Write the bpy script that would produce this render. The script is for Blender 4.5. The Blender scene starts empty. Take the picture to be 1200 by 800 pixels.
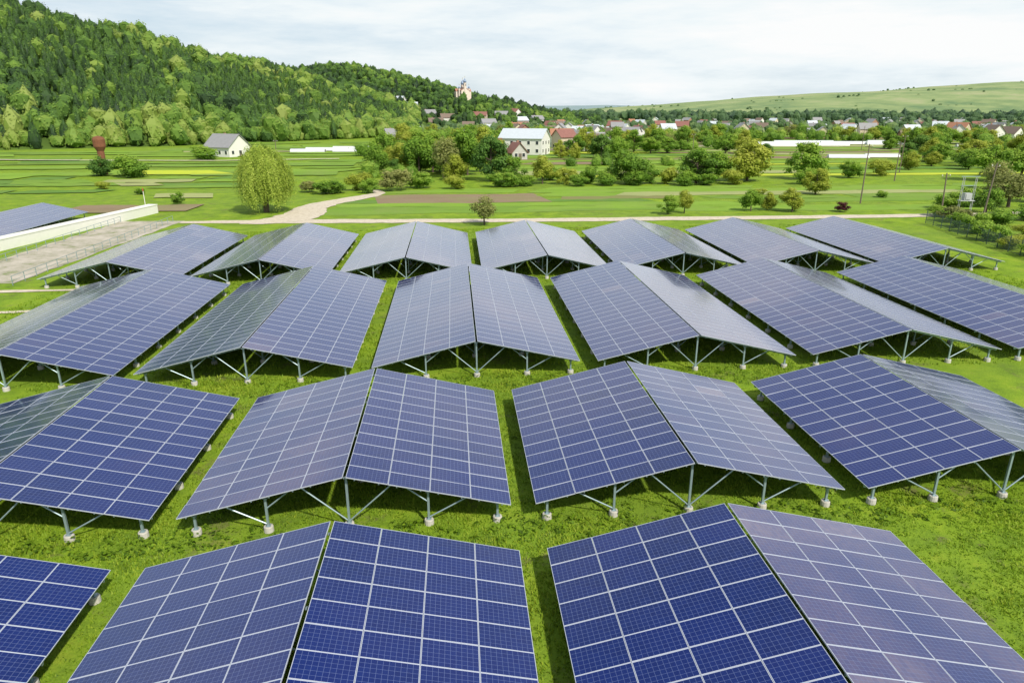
import bpy, bmesh, math, random
import numpy as np
from mathutils import Vector, Matrix
random.seed(7); rng=np.random.default_rng(7)
scene=bpy.context.scene
COL=scene.collection
TH=math.radians(4.7); SN,CS=math.sin(TH),math.cos(TH)
def g2w(a,b): return (a*CS-b*SN, a*SN+b*CS)

# ------------------------------------------------------------ materials
def new_mat(name):
    m=bpy.data.materials.new(name); m.use_nodes=True
    nt=m.node_tree; b=nt.nodes["Principled BSDF"]
    return m,nt,b
def N(nt,t,**k):
    n=nt.nodes.new(t)
    for a,v in k.items(): setattr(n,a,v)
    return n
def ramp(nt,fac,stops):
    r=N(nt,'ShaderNodeValToRGB'); e=r.color_ramp.elements
    while len(e)>1: e.remove(e[-1])
    e[0].position=stops[0][0]; e[0].color=(*stops[0][1],1)
    for p,c in stops[1:]:
        x=e.new(p); x.color=(*c,1)
    nt.links.new(fac,r.inputs[0]); return r
def mathn(nt,op,a,b=None):
    n=N(nt,'ShaderNodeMath',operation=op)
    for i,v in enumerate((a,b)):
        if v is None: continue
        if isinstance(v,(int,float)): n.inputs[i].default_value=v
        else: nt.links.new(v,n.inputs[i])
    return n.outputs[0]
def mixc(nt,fac,a,b,bt='MIX'):
    n=N(nt,'ShaderNodeMix',data_type='RGBA',blend_type=bt)
    for s,v in ((n.inputs[0],fac),(n.inputs[6],a),(n.inputs[7],b)):
        if isinstance(v,(int,float)): s.default_value=v
        elif isinstance(v,tuple): s.default_value=(*v,1)
        else: nt.links.new(v,s)
    return n.outputs[2]
def noise(nt,scale,detail=4,vec=None,rough=.55):
    n=N(nt,'ShaderNodeTexNoise'); n.inputs['Scale'].default_value=scale
    n.inputs['Detail'].default_value=detail; n.inputs['Roughness'].default_value=rough
    if vec is not None: nt.links.new(vec,n.inputs['Vector'])
    return n.outputs[0]
def geo_pos(nt): return N(nt,'ShaderNodeNewGeometry').outputs['Position']
def mapping(nt,vec,scale=(1,1,1),rot=(0,0,0)):
    m=N(nt,'ShaderNodeMapping'); m.inputs['Scale'].default_value=scale; m.inputs['Rotation'].default_value=rot
    nt.links.new(vec,m.inputs[0]); return m.outputs[0]
def bump(nt,b,h,strength=.4,dist=.1):
    n=N(nt,'ShaderNodeBump'); n.inputs['Strength'].default_value=strength; n.inputs['Distance'].default_value=dist
    nt.links.new(h,n.inputs['Height']); nt.links.new(n.outputs[0],b.inputs['Normal'])

def plain(name,col,rough=.6,metal=0,var=.25,scale=3.0):
    m,nt,b=new_mat(name)
    p=N(nt,'ShaderNodeTexCoord').outputs['Object']
    n=noise(nt,scale,5,p)
    c=mixc(nt,n,tuple(x*(1-var) for x in col),tuple(min(1,x*(1+var)) for x in col))
    nt.links.new(c,b.inputs['Base Color']); b.inputs['Roughness'].default_value=rough; b.inputs['Metallic'].default_value=metal
    return m

def foliage(name,stops,trans=.25):
    m,nt,b=new_mat(name)
    at=N(nt,'ShaderNodeAttribute'); at.attribute_name='tint'
    oi=N(nt,'ShaderNodeObjectInfo')
    v=mathn(nt,'ADD',at.outputs['Fac'],mathn(nt,'MULTIPLY',mathn(nt,'SUBTRACT',oi.outputs['Random'],.5),.3))
    r=ramp(nt,v,stops)
    nt.links.new(r.outputs[0],b.inputs['Base Color']); b.inputs['Roughness'].default_value=.6
    b.inputs['Specular IOR Level'].default_value=.25
    tr=N(nt,'ShaderNodeBsdfTranslucent'); nt.links.new(r.outputs[0],tr.inputs[0])
    mx=N(nt,'ShaderNodeMixShader'); mx.inputs[0].default_value=trans
    nt.links.new(b.outputs[0],mx.inputs[1]); nt.links.new(tr.outputs[0],mx.inputs[2])
    nt.links.new(mx.outputs[0],nt.nodes['Material Output'].inputs[0])
    return m

M_leaf=foliage("leaf_green",[(0,(.07,.135,.02)),(.35,(.15,.29,.032)),(.7,(.26,.42,.045)),(1,(.38,.50,.08))],.42)
M_leafdark=foliage("leaf_dark",[(0,(.035,.085,.022)),(.45,(.09,.20,.033)),(1,(.20,.34,.055))],.38)
M_leafyel=foliage("leaf_yellow",[(0,(.16,.20,.022)),(.45,(.34,.41,.045)),(1,(.48,.51,.09))],.42)
M_leafbrown=foliage("leaf_brown",[(0,(.12,.13,.045)),(.5,(.25,.28,.08)),(1,(.36,.36,.12))],.35)
M_leafred=foliage("leaf_red",[(0,(.03,.01,.012)),(.5,(.09,.02,.025)),(1,(.14,.04,.04))])
M_forest=foliage("forest_leaf",[(0,(.024,.048,.026)),(.2,(.038,.078,.030)),(.42,(.080,.165,.034)),(.65,(.15,.27,.040)),(.85,(.24,.35,.06)),(1,(.30,.38,.09))],.3)
M_far=foliage("far_leaf",[(0,(.055,.105,.06)),(.5,(.11,.195,.075)),(1,(.22,.31,.10))],.25)  # bluish leaf colours with distance haze baked in
M_near=foliage("hedge_leaf",[(0,(.06,.125,.02)),(.4,(.13,.25,.03)),(.7,(.22,.37,.045)),(1,(.36,.46,.08))],.35)
M_willow=foliage("willow_leaf",[(0,(.20,.29,.04)),(.5,(.40,.51,.07)),(1,(.60,.66,.16))],.4)
M_bark=plain("bark",(.10,.075,.055),.9,0,.4,9)
M_steel=plain("galvanised_steel",(.32,.42,.46),.45,.45,.2,4)
M_conc=plain("concrete",(.50,.48,.44),.85,0,.2,5)
M_white=plain("white_paint",(.80,.79,.74),.6,0,.08,1.2)
M_rust=plain("rust",(.20,.08,.04),.85,.1,.45,2)
M_wood=plain("pole_wood",(.16,.13,.10),.85,0,.3,8)
M_frame=plain("aluminium_frame",(.55,.59,.68),.4,.25,.08,3)
M_back=plain("white_backsheet",(.26,.27,.29),.7,0,.1,2)
M_plastic=plain("greenhouse_film",(.62,.65,.66),.35,0,.18,.5)
M_window=plain("window_glass",(.04,.05,.06),.1,0,.2,1)

# solar cells
m,nt,b=new_mat("solar_cells"); M_cells=m
uv=N(nt,'ShaderNodeUVMap').outputs[0]
sp=N(nt,'ShaderNodeSeparateXYZ'); nt.links.new(uv,sp.inputs[0])
at=N(nt,'ShaderNodeAttribute'); at.attribute_name='tint'
def edge(o,n,w):
    s=mathn(nt,'MULTIPLY',o,n); f=mathn(nt,'FRACT',s)
    d=mathn(nt,'MINIMUM',f,mathn(nt,'SUBTRACT',1.0,f))
    return mathn(nt,'LESS_THAN',d,w), mathn(nt,'FLOOR',s)
ex,fx=edge(sp.outputs[0],10.0,.022); ey,fy=edge(sp.outputs[1],6.0,.022)
line=mathn(nt,'MAXIMUM',ex,ey)
cb=N(nt,'ShaderNodeCombineXYZ'); nt.links.new(fx,cb.inputs[0]); nt.links.new(fy,cb.inputs[1]); nt.links.new(mathn(nt,'MULTIPLY',at.outputs['Fac'],91.7),cb.inputs[2])
wn=N(nt,'ShaderNodeTexWhiteNoise'); nt.links.new(cb.outputs[0],wn.inputs['Vector'])
gp=geo_pos(nt)
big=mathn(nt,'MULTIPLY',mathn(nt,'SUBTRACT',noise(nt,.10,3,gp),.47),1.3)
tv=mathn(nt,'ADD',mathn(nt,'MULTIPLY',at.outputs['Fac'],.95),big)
r=ramp(nt,tv,[(0,(.001,.011,.095)),(.28,(.002,.013,.13)),(.5,(.008,.018,.135)),(.7,(.036,.034,.14)),(.85,(.085,.068,.165)),(1,(.18,.145,.22))])  # mauve to pale end paints reflected sky into the cell colour
cell=mixc(nt,mathn(nt,'MULTIPLY',wn.outputs[0],.35),r.outputs[0],(.005,.024,.17))
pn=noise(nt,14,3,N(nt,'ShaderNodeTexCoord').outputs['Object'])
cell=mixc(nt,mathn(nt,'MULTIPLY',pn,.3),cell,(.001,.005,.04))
col=mixc(nt,line,cell,(.12,.16,.32))
nt.links.new(col,b.inputs['Base Color']); b.inputs['Roughness'].default_value=.07; b.inputs['IOR'].default_value=1.38
b.inputs['Sheen Weight'].default_value=.14; b.inputs['Sheen Roughness'].default_value=.18; b.inputs['Sheen Tint'].default_value=(.92,.92,.97,1)
b.inputs['Coat Weight'].default_value=.9; b.inputs['Coat Roughness'].default_value=.2; b.inputs['Coat IOR'].default_value=1.38

# grass ground
m,nt,b=new_mat("grass_ground"); M_ground=m
p=geo_pos(nt)
n1=noise(nt,.05,6,p,.6); n2=noise(nt,.38,8,p,.72); n3=noise(nt,9,6,p,.75)
c1=ramp(nt,n2,[(.33,(.065,.12,.012)),(.43,(.14,.24,.015)),(.54,(.225,.35,.018)),(.66,(.34,.41,.035))]).outputs[0]
c2=ramp(nt,n3,[(.34,(.05,.09,.010)),(.5,(.165,.275,.017)),(.68,(.30,.39,.03))]).outputs[0]
c=mixc(nt,.40,c1,c2)
soil=ramp(nt,noise(nt,.36,10,p,.78),[(.555,(0,0,0)),(.625,(1,1,1))]).outputs[0]
c=mixc(nt,mathn(nt,'MULTIPLY',soil,.6),c,(.15,.115,.065))
c=mixc(nt,mathn(nt,'MULTIPLY',ramp(nt,n1,[(.4,(0,0,0)),(.65,(1,1,1))]).outputs[0],.4),c,(.15,.225,.045))
nt.links.new(c,b.inputs['Base Color']); b.inputs['Roughness'].default_value=.9; b.inputs['Specular IOR Level'].default_value=.15
bump(nt,b,n3,.6,.11)
M_blade=foliage("grass_blade",[(0,(.06,.12,.009)),(.5,(.20,.335,.016)),(1,(.36,.45,.04))],.38)

def field_mat(name,c1,c2,period=1.2,rowmix=.5):
    c1=tuple(x*1.55 for x in c1); c2=tuple(x*1.55 for x in c2)
    m,nt,b=new_mat(name); p=geo_pos(nt)
    q=mapping(nt,p,(1,1,1),(0,0,-TH))
    w=N(nt,'ShaderNodeTexWave',wave_type='BANDS',bands_direction='Y'); w.inputs['Scale'].default_value=.314/period
    w.inputs['Distortion'].default_value=2.5; w.inputs['Detail'].default_value=3
    nt.links.new(q,w.inputs[0])
    n=noise(nt,.12,7,p,.7); n2=noise(nt,2,6,p,.75)
    s=mapping(nt,q,(.05,.25,1)); n3=noise(nt,1.0,4,s)
    f=mathn(nt,'ADD',mathn(nt,'MULTIPLY',w.outputs['Fac'],rowmix),mathn(nt,'MULTIPLY',mathn(nt,'ADD',n,mathn(nt,'ADD',n2,n3)),(1-rowmix)/3))
    r=ramp(nt,f,[(.36,c1),(.62,c2)])
    pt=ramp(nt,noise(nt,.07,9,p,.75),[(.48,(0,0,0)),(.62,(1,1,1))]).outputs[0]
    c=mixc(nt,mathn(nt,'MULTIPLY',pt,.35),r.outputs[0],(.22,.26,.085))
    nt.links.new(c,b.inputs['Base Color']); b.inputs['Roughness'].default_value=.95; b.inputs['Specular IOR Level'].default_value=.1
    return m
F_MATS=[field_mat("crop_bright",(.095,.17,.02),(.15,.24,.03),1.4,.12),
 field_mat("crop_deep",(.055,.115,.022),(.095,.17,.03),1.2,.2),
 field_mat("crop_soil",(.15,.12,.065),(.12,.15,.04),1.6,.35),
 field_mat("crop_pale",(.17,.19,.08),(.23,.25,.10),2,.12),
 field_mat("crop_mid",(.075,.14,.02),(.13,.21,.03),1.0,.15),
 field_mat("bare_soil",(.13,.095,.06),(.18,.14,.09),1.2,.2),
 field_mat("rape_yellow",(.25,.30,.03),(.33,.37,.03),1.5,.1)]
F_LAB=["bright green crop strip","deep green crop strip with rows","brown and green rows of young plants","pale yellow green grain strip","mid green vegetable rows","bare brown ploughed soil strip","yellow green flowering crop strip"]
m,nt,b=new_mat("gravel"); M_gravel=m
p=geo_pos(nt); n=noise(nt,1.5,8,p,.75)
c=ramp(nt,n,[(.3,(.36,.31,.21)),(.5,(.56,.49,.39)),(.7,(.64,.58,.47))]).outputs[0]
nt.links.new(c,b.inputs['Base Color']); b.inputs['Roughness'].default_value=.95
m,nt,b=new_mat("concrete_pavement"); M_pave=m
p=geo_pos(nt); n=noise(nt,.35,9,p,.75)
c=ramp(nt,n,[(.36,(.17,.22,.07)),(.44,(.33,.31,.23)),(.55,(.45,.41,.34)),(.7,(.56,.51,.44))]).outputs[0]
nt.links.new(c,b.inputs['Base Color']); b.inputs['Roughness'].default_value=.9
def hill_mat(name,stops,sc):
    m,nt,b=new_mat(name); p=geo_pos(nt)
    n=noise(nt,sc,8,p,.65); n2=noise(nt,sc*.25,3,mapping(nt,p,(.3,1,3)))
    r=ramp(nt,mathn(nt,'ADD',mathn(nt,'MULTIPLY',n,.6),mathn(nt,'MULTIPLY',n2,.4)),stops)
    nt.links.new(r.outputs[0],b.inputs['Base Color']); b.inputs['Roughness'].default_value=.95; b.inputs['Specular IOR Level'].default_value=.1
    return m
M_hillf=hill_mat("forest_floor",[(.3,(.05,.09,.02)),(.7,(.10,.17,.03))],.05)
M_hillg=hill_mat("hill_grass",[(.40,(.13,.21,.10)),(.47,(.20,.27,.12)),(.52,(.25,.32,.14)),(.60,(.33,.35,.19))],.010)  # grass colour paled and blued to paint in distance haze
M_hilld=hill_mat("hazy_hill",[(.3,(.20,.28,.30)),(.7,(.26,.34,.34))],.003)  # aerial haze baked into the base colour as blue

# ------------------------------------------------------------ mesh helpers
class MB:
    def __init__(s): s.V=[];s.F=[];s.n=0
    def add(s,V,F,tint=0.5,mat=0,uv=None):
        V=np.asarray(V,float).reshape(-1,3); F=np.asarray(F,int)
        if F.ndim==1: F=F.reshape(1,-1)
        t=np.broadcast_to(np.asarray(tint,float),(len(F),)).copy()
        if uv is None: uv=np.zeros((F.size,2))
        s.F.append((F+s.n,t,np.full(len(F),mat),uv)); s.V.append(V); s.n+=len(V)
    def box(s,c,d,mat=0,rot=None,tint=.5):
        x,y,z=[k/2 for k in d]
        V=np.array([[-x,-y,-z],[x,-y,-z],[x,y,-z],[-x,y,-z],[-x,-y,z],[x,-y,z],[x,y,z],[-x,y,z]])
        if rot is not None: V=V@np.array(rot.to_3x3()).T
        V=V+np.array(c)
        s.add(V,[[0,3,2,1],[4,5,6,7],[0,1,5,4],[1,2,6,5],[2,3,7,6],[3,0,4,7]],tint,mat)
    def rod(s,p,q,r0,r1=None,k=6,mat=0,tint=.5):
        r1=r0 if r1 is None else r1
        p=Vector(p);q=Vector(q);d=(q-p).normalized()
        a=d.orthogonal().normalized();b2=d.cross(a)
        V=[]
        for c,r in((p,r0),(q,r1)):
            for i in range(k):
                t=2*math.pi*i/k; V.append(tuple(c+(a*math.cos(t)+b2*math.sin(t))*r))
        s.add(V,[[i,(i+1)%k,(i+1)%k+k,i+k] for i in range(k)],tint,mat)
        s.add(V[k:],[list(range(k))],tint,mat)
        s.add(V[:k],[list(range(k))[::-1]],tint,mat)
    def lathe(s,prof,k=12,mat=0,c=(0,0,0)):
        V=[(c[0]+r*math.cos(2*math.pi*i/k),c[1]+r*math.sin(2*math.pi*i/k),c[2]+z) for r,z in prof for i in range(k)]
        F=[[j*k+i,j*k+(i+1)%k,(j+1)*k+(i+1)%k,(j+1)*k+i] for j in range(len(prof)-1) for i in range(k)]
        s.add(V,F,.5,mat)
    def mesh(s,name,mats,smooth=False):
        me=bpy.data.meshes.new(name)
        V=np.concatenate(s.V); me.vertices.add(len(V)); me.vertices.foreach_set('co',V.ravel())
        loops=np.concatenate([f[0].ravel() for f in s.F])
        tot=np.concatenate([np.full(len(f[0]),f[0].shape[1]) for f in s.F])
        st=np.concatenate([[0],np.cumsum(tot)[:-1]])
        me.loops.add(len(loops)); me.loops.foreach_set('vertex_index',loops)
        me.polygons.add(len(tot)); me.polygons.foreach_set('loop_start',st)
        me.polygons.foreach_set('material_index',np.concatenate([f[2] for f in s.F]))
        me.update(calc_edges=True)
        a=me.attributes.new('tint','FLOAT','FACE'); a.data.foreach_set('value',np.concatenate([f[1] for f in s.F]))
        ul=me.uv_layers.new(name='UVMap'); ul.data.foreach_set('uv',np.concatenate([f[3].reshape(-1,2) for f in s.F]).ravel())
        me.polygons.foreach_set('use_smooth',np.full(len(tot),bool(smooth)))
        for m in mats: me.materials.append(m)
        return me
def put(name,data,loc=(0,0,0),parent=None,rot=(0,0,0),scale=(1,1,1),**props):
    o=bpy.data.objects.new(name,data); COL.objects.link(o)
    o.location=loc; o.rotation_euler=rot; o.scale=scale
    if parent: o.parent=parent
    for k,v in props.items(): o[k]=v
    return o
def structure(name,me,label,cat,loc=(0,0,0)):
    return put(name,me,loc,kind="structure",label=label,category=cat)

# ------------------------------------------------------------ ground and hills
mb=MB()
xs=np.array([-9000,-3000,-1000,-300,-100,0,100,300,1000,3000,9000]); ys=np.array([-500,-60,0,60,120,300,1000,3000,9500])
V=[(x,y,0) for y in ys for x in xs]; nx=len(xs)
F=[[j*nx+i,j*nx+i+1,(j+1)*nx+i+1,(j+1)*nx+i] for j in range(len(ys)-1) for i in range(nx-1)]
mb.add(V,F); structure("ground",mb.mesh("ground",[M_ground]),"bright green grassy ground of the valley floor","ground")

class Hill:
    def __init__(s,front,ridge,back,amp=2.0,freq=.02,pw=1.2):
        s.f=np.array(front,float);s.r=np.array(ridge,float);s.b=np.array(back,float);s.amp=amp;s.fr=freq;s.pw=pw
        s.K=len(s.r)-1
    def at(s,u,t):
        u=np.asarray(u,float)*s.K; t=np.asarray(t,float); k=np.arange(s.K+1)
        I=lambda A,c:np.interp(u,k,A[:,c])
        tt=np.clip(t,0,1); t2=np.clip(t-1,0,1)
        x=np.where(t<=1,I(s.f,0)*(1-tt)+I(s.r,0)*tt,I(s.r,0)*(1-t2)+I(s.b,0)*t2)
        y=np.where(t<=1,I(s.f,1)*(1-tt)+I(s.r,1)*tt,I(s.r,1)*(1-t2)+I(s.b,1)*t2)
        pr=np.where(t<=1,np.sin(tt*np.pi/2)**s.pw,np.maximum(np.cos(t2*np.pi/2),0)**1.2)
        w=np.sin(x*s.fr+1.3)*np.cos(y*s.fr*1.3)+.6*np.sin(x*s.fr*2.7+y*s.fr*2.1)+.3*np.sin(x*s.fr*6+2)*np.sin(y*s.fr*5)
        z=I(s.r,2)*pr+s.amp*w*pr*np.clip(I(s.r,2)/20,0,1)-.6*(1-pr)
        return np.stack([x,y,z],-1)
    def build(s,mat,label,nu=90,nv=50):
        U,T=np.meshgrid(np.linspace(0,1,nu),np.linspace(0,2,nv)); P=s.at(U,T).reshape(-1,3)
        i=(np.arange(nv-1)[:,None]*nu+np.arange(nu-1)[None,:]).ravel()
        mb=MB(); mb.add(P,np.stack([i,i+1,i+nu+1,i+nu],-1))
        return structure("hill",mb.mesh("hill",[mat],True),label,"hill")
HA=Hill([(-620,230),(-400,262),(-225,298),(-165,335),(-125,388),(-80,450),(-50,500)],
        [(-620,450,100),(-480,470,94),(-338,500,74),(-257,560,55),(-194,620,40),(-120,640,18),(-60,640,2)],
        [(-700,800),(-560,800),(-450,780),(-380,760),(-300,760),(-200,760),(-100,720)],3.0,.02)
HB=Hill([(-420,640),(-300,640),(-200,640),(-150,610),(-100,590),(-40,560),(20,600),(80,700)],
        [(-500,900,50),(-400,900,56),(-271,910,60),(-208,910,64),(-126,900,50),(-40,830,29),(42,860,12),(130,880,0)],
        [(-520,1300),(-420,1300),(-300,1300),(-220,1300),(-130,1200),(-40,1100),(60,1100),(160,1050)],2,.015)
HC=Hill([(0,1650),(250,1450),(500,1380),(750,1350),(1000,1350),(1500,1300),(2200,1300)],
        [(100,2300,4),(300,2300,24),(800,2320,58),(1200,2330,76),(1640,2300,102),(2300,2300,128),(3200,2300,140)],
        [(0,3200),(300,3200),(900,3300),(1400,3300),(1900,3300),(2700,3300),(3600,3300)],4,.004,1.0)
HD=Hill([(-3600,4600),(-1500,4600),(0,4600),(1500,4600),(3600,4600)],
        [(-3600,5600,60),(-1500,5600,66),(0,5600,56),(1000,5600,50),(3600,5600,70)],
        [(-3800,7000),(-1500,7000),(0,7000),(1500,7000),(3800,7000)],8,.002)
HA.build(M_hillf,"steep hillside under dense mixed forest")
HB.build(M_hillf,"lower wooded hill carrying the village church")
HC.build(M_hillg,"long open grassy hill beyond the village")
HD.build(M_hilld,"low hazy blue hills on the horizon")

# ------------------------------------------------------------ solar arrays
PW,PL,PITX,PITY=1.65,.98,1.662,.992
PHI=math.atan(1.55/6.5); ZR=2.5
def panel(mb,x0,y0,tint,sgn):
    """one module; x0 is the edge next to the ridge"""
    xa,xb=(x0,x0+PW) if sgn>0 else (x0-PW,x0)
    ya,yb=y0,y0+PL; f=.016; h=.038
    o=[(xa,ya),(xb,ya),(xb,yb),(xa,yb)]; i=[(xa+f,ya+f),(xb-f,ya+f),(xb-f,yb-f),(xa+f,yb-f)]
    V=[(x,y,0) for x,y in o]+[(x,y,h) for x,y in o]+[(x,y,h) for x,y in i]+[(x,y,h-.004) for x,y in i]
    Fr=[]
    for k in range(4):
        n=(k+1)%4
        Fr+= [[k,n,n+4,k+4],[k+4,n+4,n+8,k+8],[k+8,n+8,n+12,k+12]]
    mb.add(V,Fr,tint,1)
    mb.add([V[k] for k in (3,2,1,0)],[[0,1,2,3]],tint,2)
    mb.add(V[12:],[[0,1,2,3]],tint,0,np.array([[0,0],[1,0],[1,1],[0,1]],float))
def rails(mb,sgn,n,frames):
    L=n*PITY-.02
    for c in range(4):
        for e in (.35,1.30):
            x=sgn*(.06+c*PITX+e); mb.box((x,L/2,-.032),(.045,L-.04,.06),3)
    for y in frames: mb.box((sgn*(.1+2*PITX),y,-.118),(4*PITX-.15,.06,.11),3)
mats4=[M_cells,M_frame,M_back,M_steel]
TV=[i*.05 for i in range(21)]
def single(sgn,t):
    mb=MB(); panel(mb,0,0,t,sgn); return mb.mesh("solar_panel",mats4)
SINGLE={s:[single(s,t) for t in TV] for s in (1,-1)}
RAIL={}
def leg_mesh(h):
    mb=MB(); mb.box((0,0,h/2+.1),(.09,.09,h-.2),0); mb.box((0,0,h-.02),(.2,.12,.04),0); mb.box((0,0,.26),(.2,.2,.02),0)
    return mb.mesh("leg",[M_steel])
mb=MB(); mb.lathe([(.0,.0),(.2,.0),(.19,.22),(.17,.25),(0,.25)],14); FOOT=mb.mesh("footing",[M_conc])
def zraf(x): return ZR-abs(x)*math.tan(PHI)-.2
XL=[0,3.2,-3.2,6.0,-6.0]
LEG={abs(x):leg_mesh(zraf(x)) for x in XL}
def brace_mesh(p,q):
    mb=MB(); mb.rod(p,q,.032,k=6); return mb.mesh("brace",[M_steel])
BR=[brace_mesh((0,0,.3),(s*1.75,0,zraf(1.75))) for s in (1,-1)]+\
   [brace_mesh((s*3.2,0,.32),(s*4.75,0,zraf(4.75))) for s in (1,-1)]+[brace_mesh((s*3.2,0,zraf(3.2)-.5),(s*2.3,0,zraf(2.3))) for s in (1,-1)]
def solar_array(a,b,n,detail,label,group,sl=.3,sr=.3):
    X,Y=g2w(a,b); root=put("solar_array",None,(X,Y,0),rot=(0,random.gauss(0,.004),TH+random.gauss(0,.002)),label=label,category="solar array",group=group)
    L=n*PITY; k=4 if n<15 else 7
    frames=[.4+(L-.8)*i/(k-1) for i in range(k)]
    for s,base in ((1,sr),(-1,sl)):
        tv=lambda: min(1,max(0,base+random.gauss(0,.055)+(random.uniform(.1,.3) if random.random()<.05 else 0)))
        if detail:
            key=(s,n)
            if key not in RAIL:
                mb=MB(); rails(mb,s,n,frames); RAIL[key]=mb.mesh("panel_slope",mats4)
            slp=put("panel_slope",RAIL[key],(0,0,ZR),root,(0,s*PHI,0))
            for c in range(4):
                for j in range(n):
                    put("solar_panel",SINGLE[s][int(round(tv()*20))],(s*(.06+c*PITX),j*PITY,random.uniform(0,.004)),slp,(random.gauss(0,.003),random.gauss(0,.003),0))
        else:
            mb=MB(); rails(mb,s,n,frames)
            for c in range(4):
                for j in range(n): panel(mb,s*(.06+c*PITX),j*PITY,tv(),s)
            put("panel_slope",mb.mesh("panel_slope",mats4),(0,0,ZR),root,(0,s*PHI,0))
    for y in frames:
        for x in XL:
            lg=put("leg",LEG[abs(x)],(x,y,0),root); put("footing",FOOT,(0,0,0),lg)
        for m in BR: put("brace",m,(0,y,0),root)
    return root
lb="long gable shaped solar array with blue panels on steel legs"
lbp="long gable shaped solar array reflecting pale sky, on steel legs"
lbs="short gable shaped solar array of deep blue panels above grass"
lbm="short gable shaped solar array, one slope tinted with mauve sky sheen, above grass"
T1={-1:(.2,.22),0:(.34,.18),1:(.12,.82)}; T2={-1:(.05,.22),0:(.6,.22),1:(.18,.56),2:(.26,.52)}  # left and right slope tints; higher ones paint sky reflection into the panels
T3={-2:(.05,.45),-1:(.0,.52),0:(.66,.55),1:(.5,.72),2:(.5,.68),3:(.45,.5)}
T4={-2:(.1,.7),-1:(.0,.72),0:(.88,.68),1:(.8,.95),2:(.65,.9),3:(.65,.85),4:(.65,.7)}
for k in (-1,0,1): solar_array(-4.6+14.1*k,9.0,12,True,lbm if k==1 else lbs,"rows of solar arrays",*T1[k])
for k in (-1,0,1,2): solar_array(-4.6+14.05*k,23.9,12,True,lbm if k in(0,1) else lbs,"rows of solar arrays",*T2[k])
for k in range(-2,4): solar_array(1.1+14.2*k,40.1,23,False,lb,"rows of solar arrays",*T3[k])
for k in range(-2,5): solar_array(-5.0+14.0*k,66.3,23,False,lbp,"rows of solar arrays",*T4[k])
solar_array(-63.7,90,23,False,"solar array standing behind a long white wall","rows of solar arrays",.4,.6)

# ------------------------------------------------------------ ribbons, fields
def ribbon(name,pts,mat,label,cat,z=.02,jit=.12):
    mb=MB(); V=[];n=len(pts)
    P=[]
    for i in range(n-1):
        m_=max(4,int(math.hypot(pts[i+1][0]-pts[i][0],pts[i+1][1]-pts[i][1])/1.5))
        for j in range(m_):
            t=j/m_; P.append([pts[i][q]*(1-t)+pts[i+1][q]*t for q in range(3)])
    P.append(list(pts[-1])); n=len(P)
    for i,(x,y,w) in enumerate(P):
        a=P[max(0,i-1)];c=P[min(n-1,i+1)]; d=Vector((c[0]-a[0],c[1]-a[1])).normalized(); q=Vector((-d.y,d.x))
        j1=random.uniform(-jit,jit)*w; j2=random.uniform(-jit,jit)*w
        V+=[(x+q.x*(w/2+j1),y+q.y*(w/2+j1),z),(x-q.x*(w/2+j2),y-q.y*(w/2+j2),z)]
    mb.add(V,[[2*i,2*i+1,2*i+3,2*i+2] for i in range(n-1)])
    return structure(name,mb.mesh(name,[mat]),label,cat)
ribbon("dirt_road",[(-50,103.5,2),(-44,104,2.8),(-34,104.6,4.0),(-15,105,3.6),(0,105.5,3.4),(20,107,3.6),(40.5,108.5,3.4),(60,110,3.2),(83,113,3.2),(120,116,3),(180,121,3)],M_gravel,"pale gravel farm road along the solar field","road",.05,.06)
ribbon("dirt_path",[(-41,103,2),(-37,104.5,6),(-34.5,108,7.5),(-34,113,6.5),(-34.8,119,5.5),(-34,125,5),(-31.5,131,4.6),(-28.5,137,4),(-27,142,2.4),(-29,148,1.4)],M_gravel,"light gravel track branching away from the farm road","path",.068,.06)
x0,y0=g2w(-47.6,69);x1,y1=g2w(-46.2,109)
ribbon("pavement",[(x0,y0,8.5),(x1,y1,9.5)],M_pave,"weathered beige concrete pavement beside the white wall","pavement",.03,.03)
ribbon("dirt_path",[(-62,61,1.0),(-50,61.5,1.2),(-41,62.5,.6)],M_gravel,"thin pale gravel strip in the grass","path",.054)
ribbon("dirt_path",[(-58,53,.9),(-48,54,1.0),(-39,55.5,.5)],M_gravel,"thin pale gravel strip in the grass","path",.054)

ZC=[0]
def field(a,b,w,d,mi,z=None):
    ZC[0]+=1; z=.026+.0013*ZC[0]
    n=max(5,int(w/2.0)); top=[];bot=[]; s1=random.uniform(-.05,.05); s2=s1+random.uniform(-.03,.03); ph=random.random()*6; am=min(.16*d,1.2); sk=random.uniform(-.8,.8)*d
    for i in range(n+1):
        aa=a+w*i/n; k=s1*(aa-a); k2=s2*(aa-a)
        bt=b+k+am*math.sin(i*.55+ph)*.5+random.gauss(0,am*.25); tp=b+d+k2+am*math.sin(i*.4+ph)*.5+random.gauss(0,am*.25); tp=max(tp,bt+.15*d)
        bot.append((*g2w(aa,bt),z)); top.append((*g2w(aa+sk,tp),z))
    mb=MB(); V=[q for pr in zip(bot,top) for q in pr]
    mb.add(V,[[2*i,2*i+2,2*i+3,2*i+1] for i in range(n)])
    structure("field",mb.mesh("field",[F_MATS[mi]]),F_LAB[mi],"field")
def strips(a0,a1,b0,b1,dm,dM,ch,wf=(.15,.5)):
    b=b0
    while b<b1:
        d=random.uniform(dm,dM); a=a0+random.uniform(-6,0)
        while a<a1:
            w=min(random.uniform(*wf)*(a1-a0),a1-a)
            if w<3: break
            if random.random()<.72: field(a,b,w-.6,d*random.uniform(.7,1.1),random.choice(ch))
            a+=w
        b+=d
strips(-19,96,113,128,3.5,6.0,[0,1,4,0,4,0],wf=(.25,.8))
field(-14,127,32,13,5); field(-18,143,30,7,0); field(20,131,22,7,2)
strips(20,115,129,152,4,8,[0,2,1,4,3,0])
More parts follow.
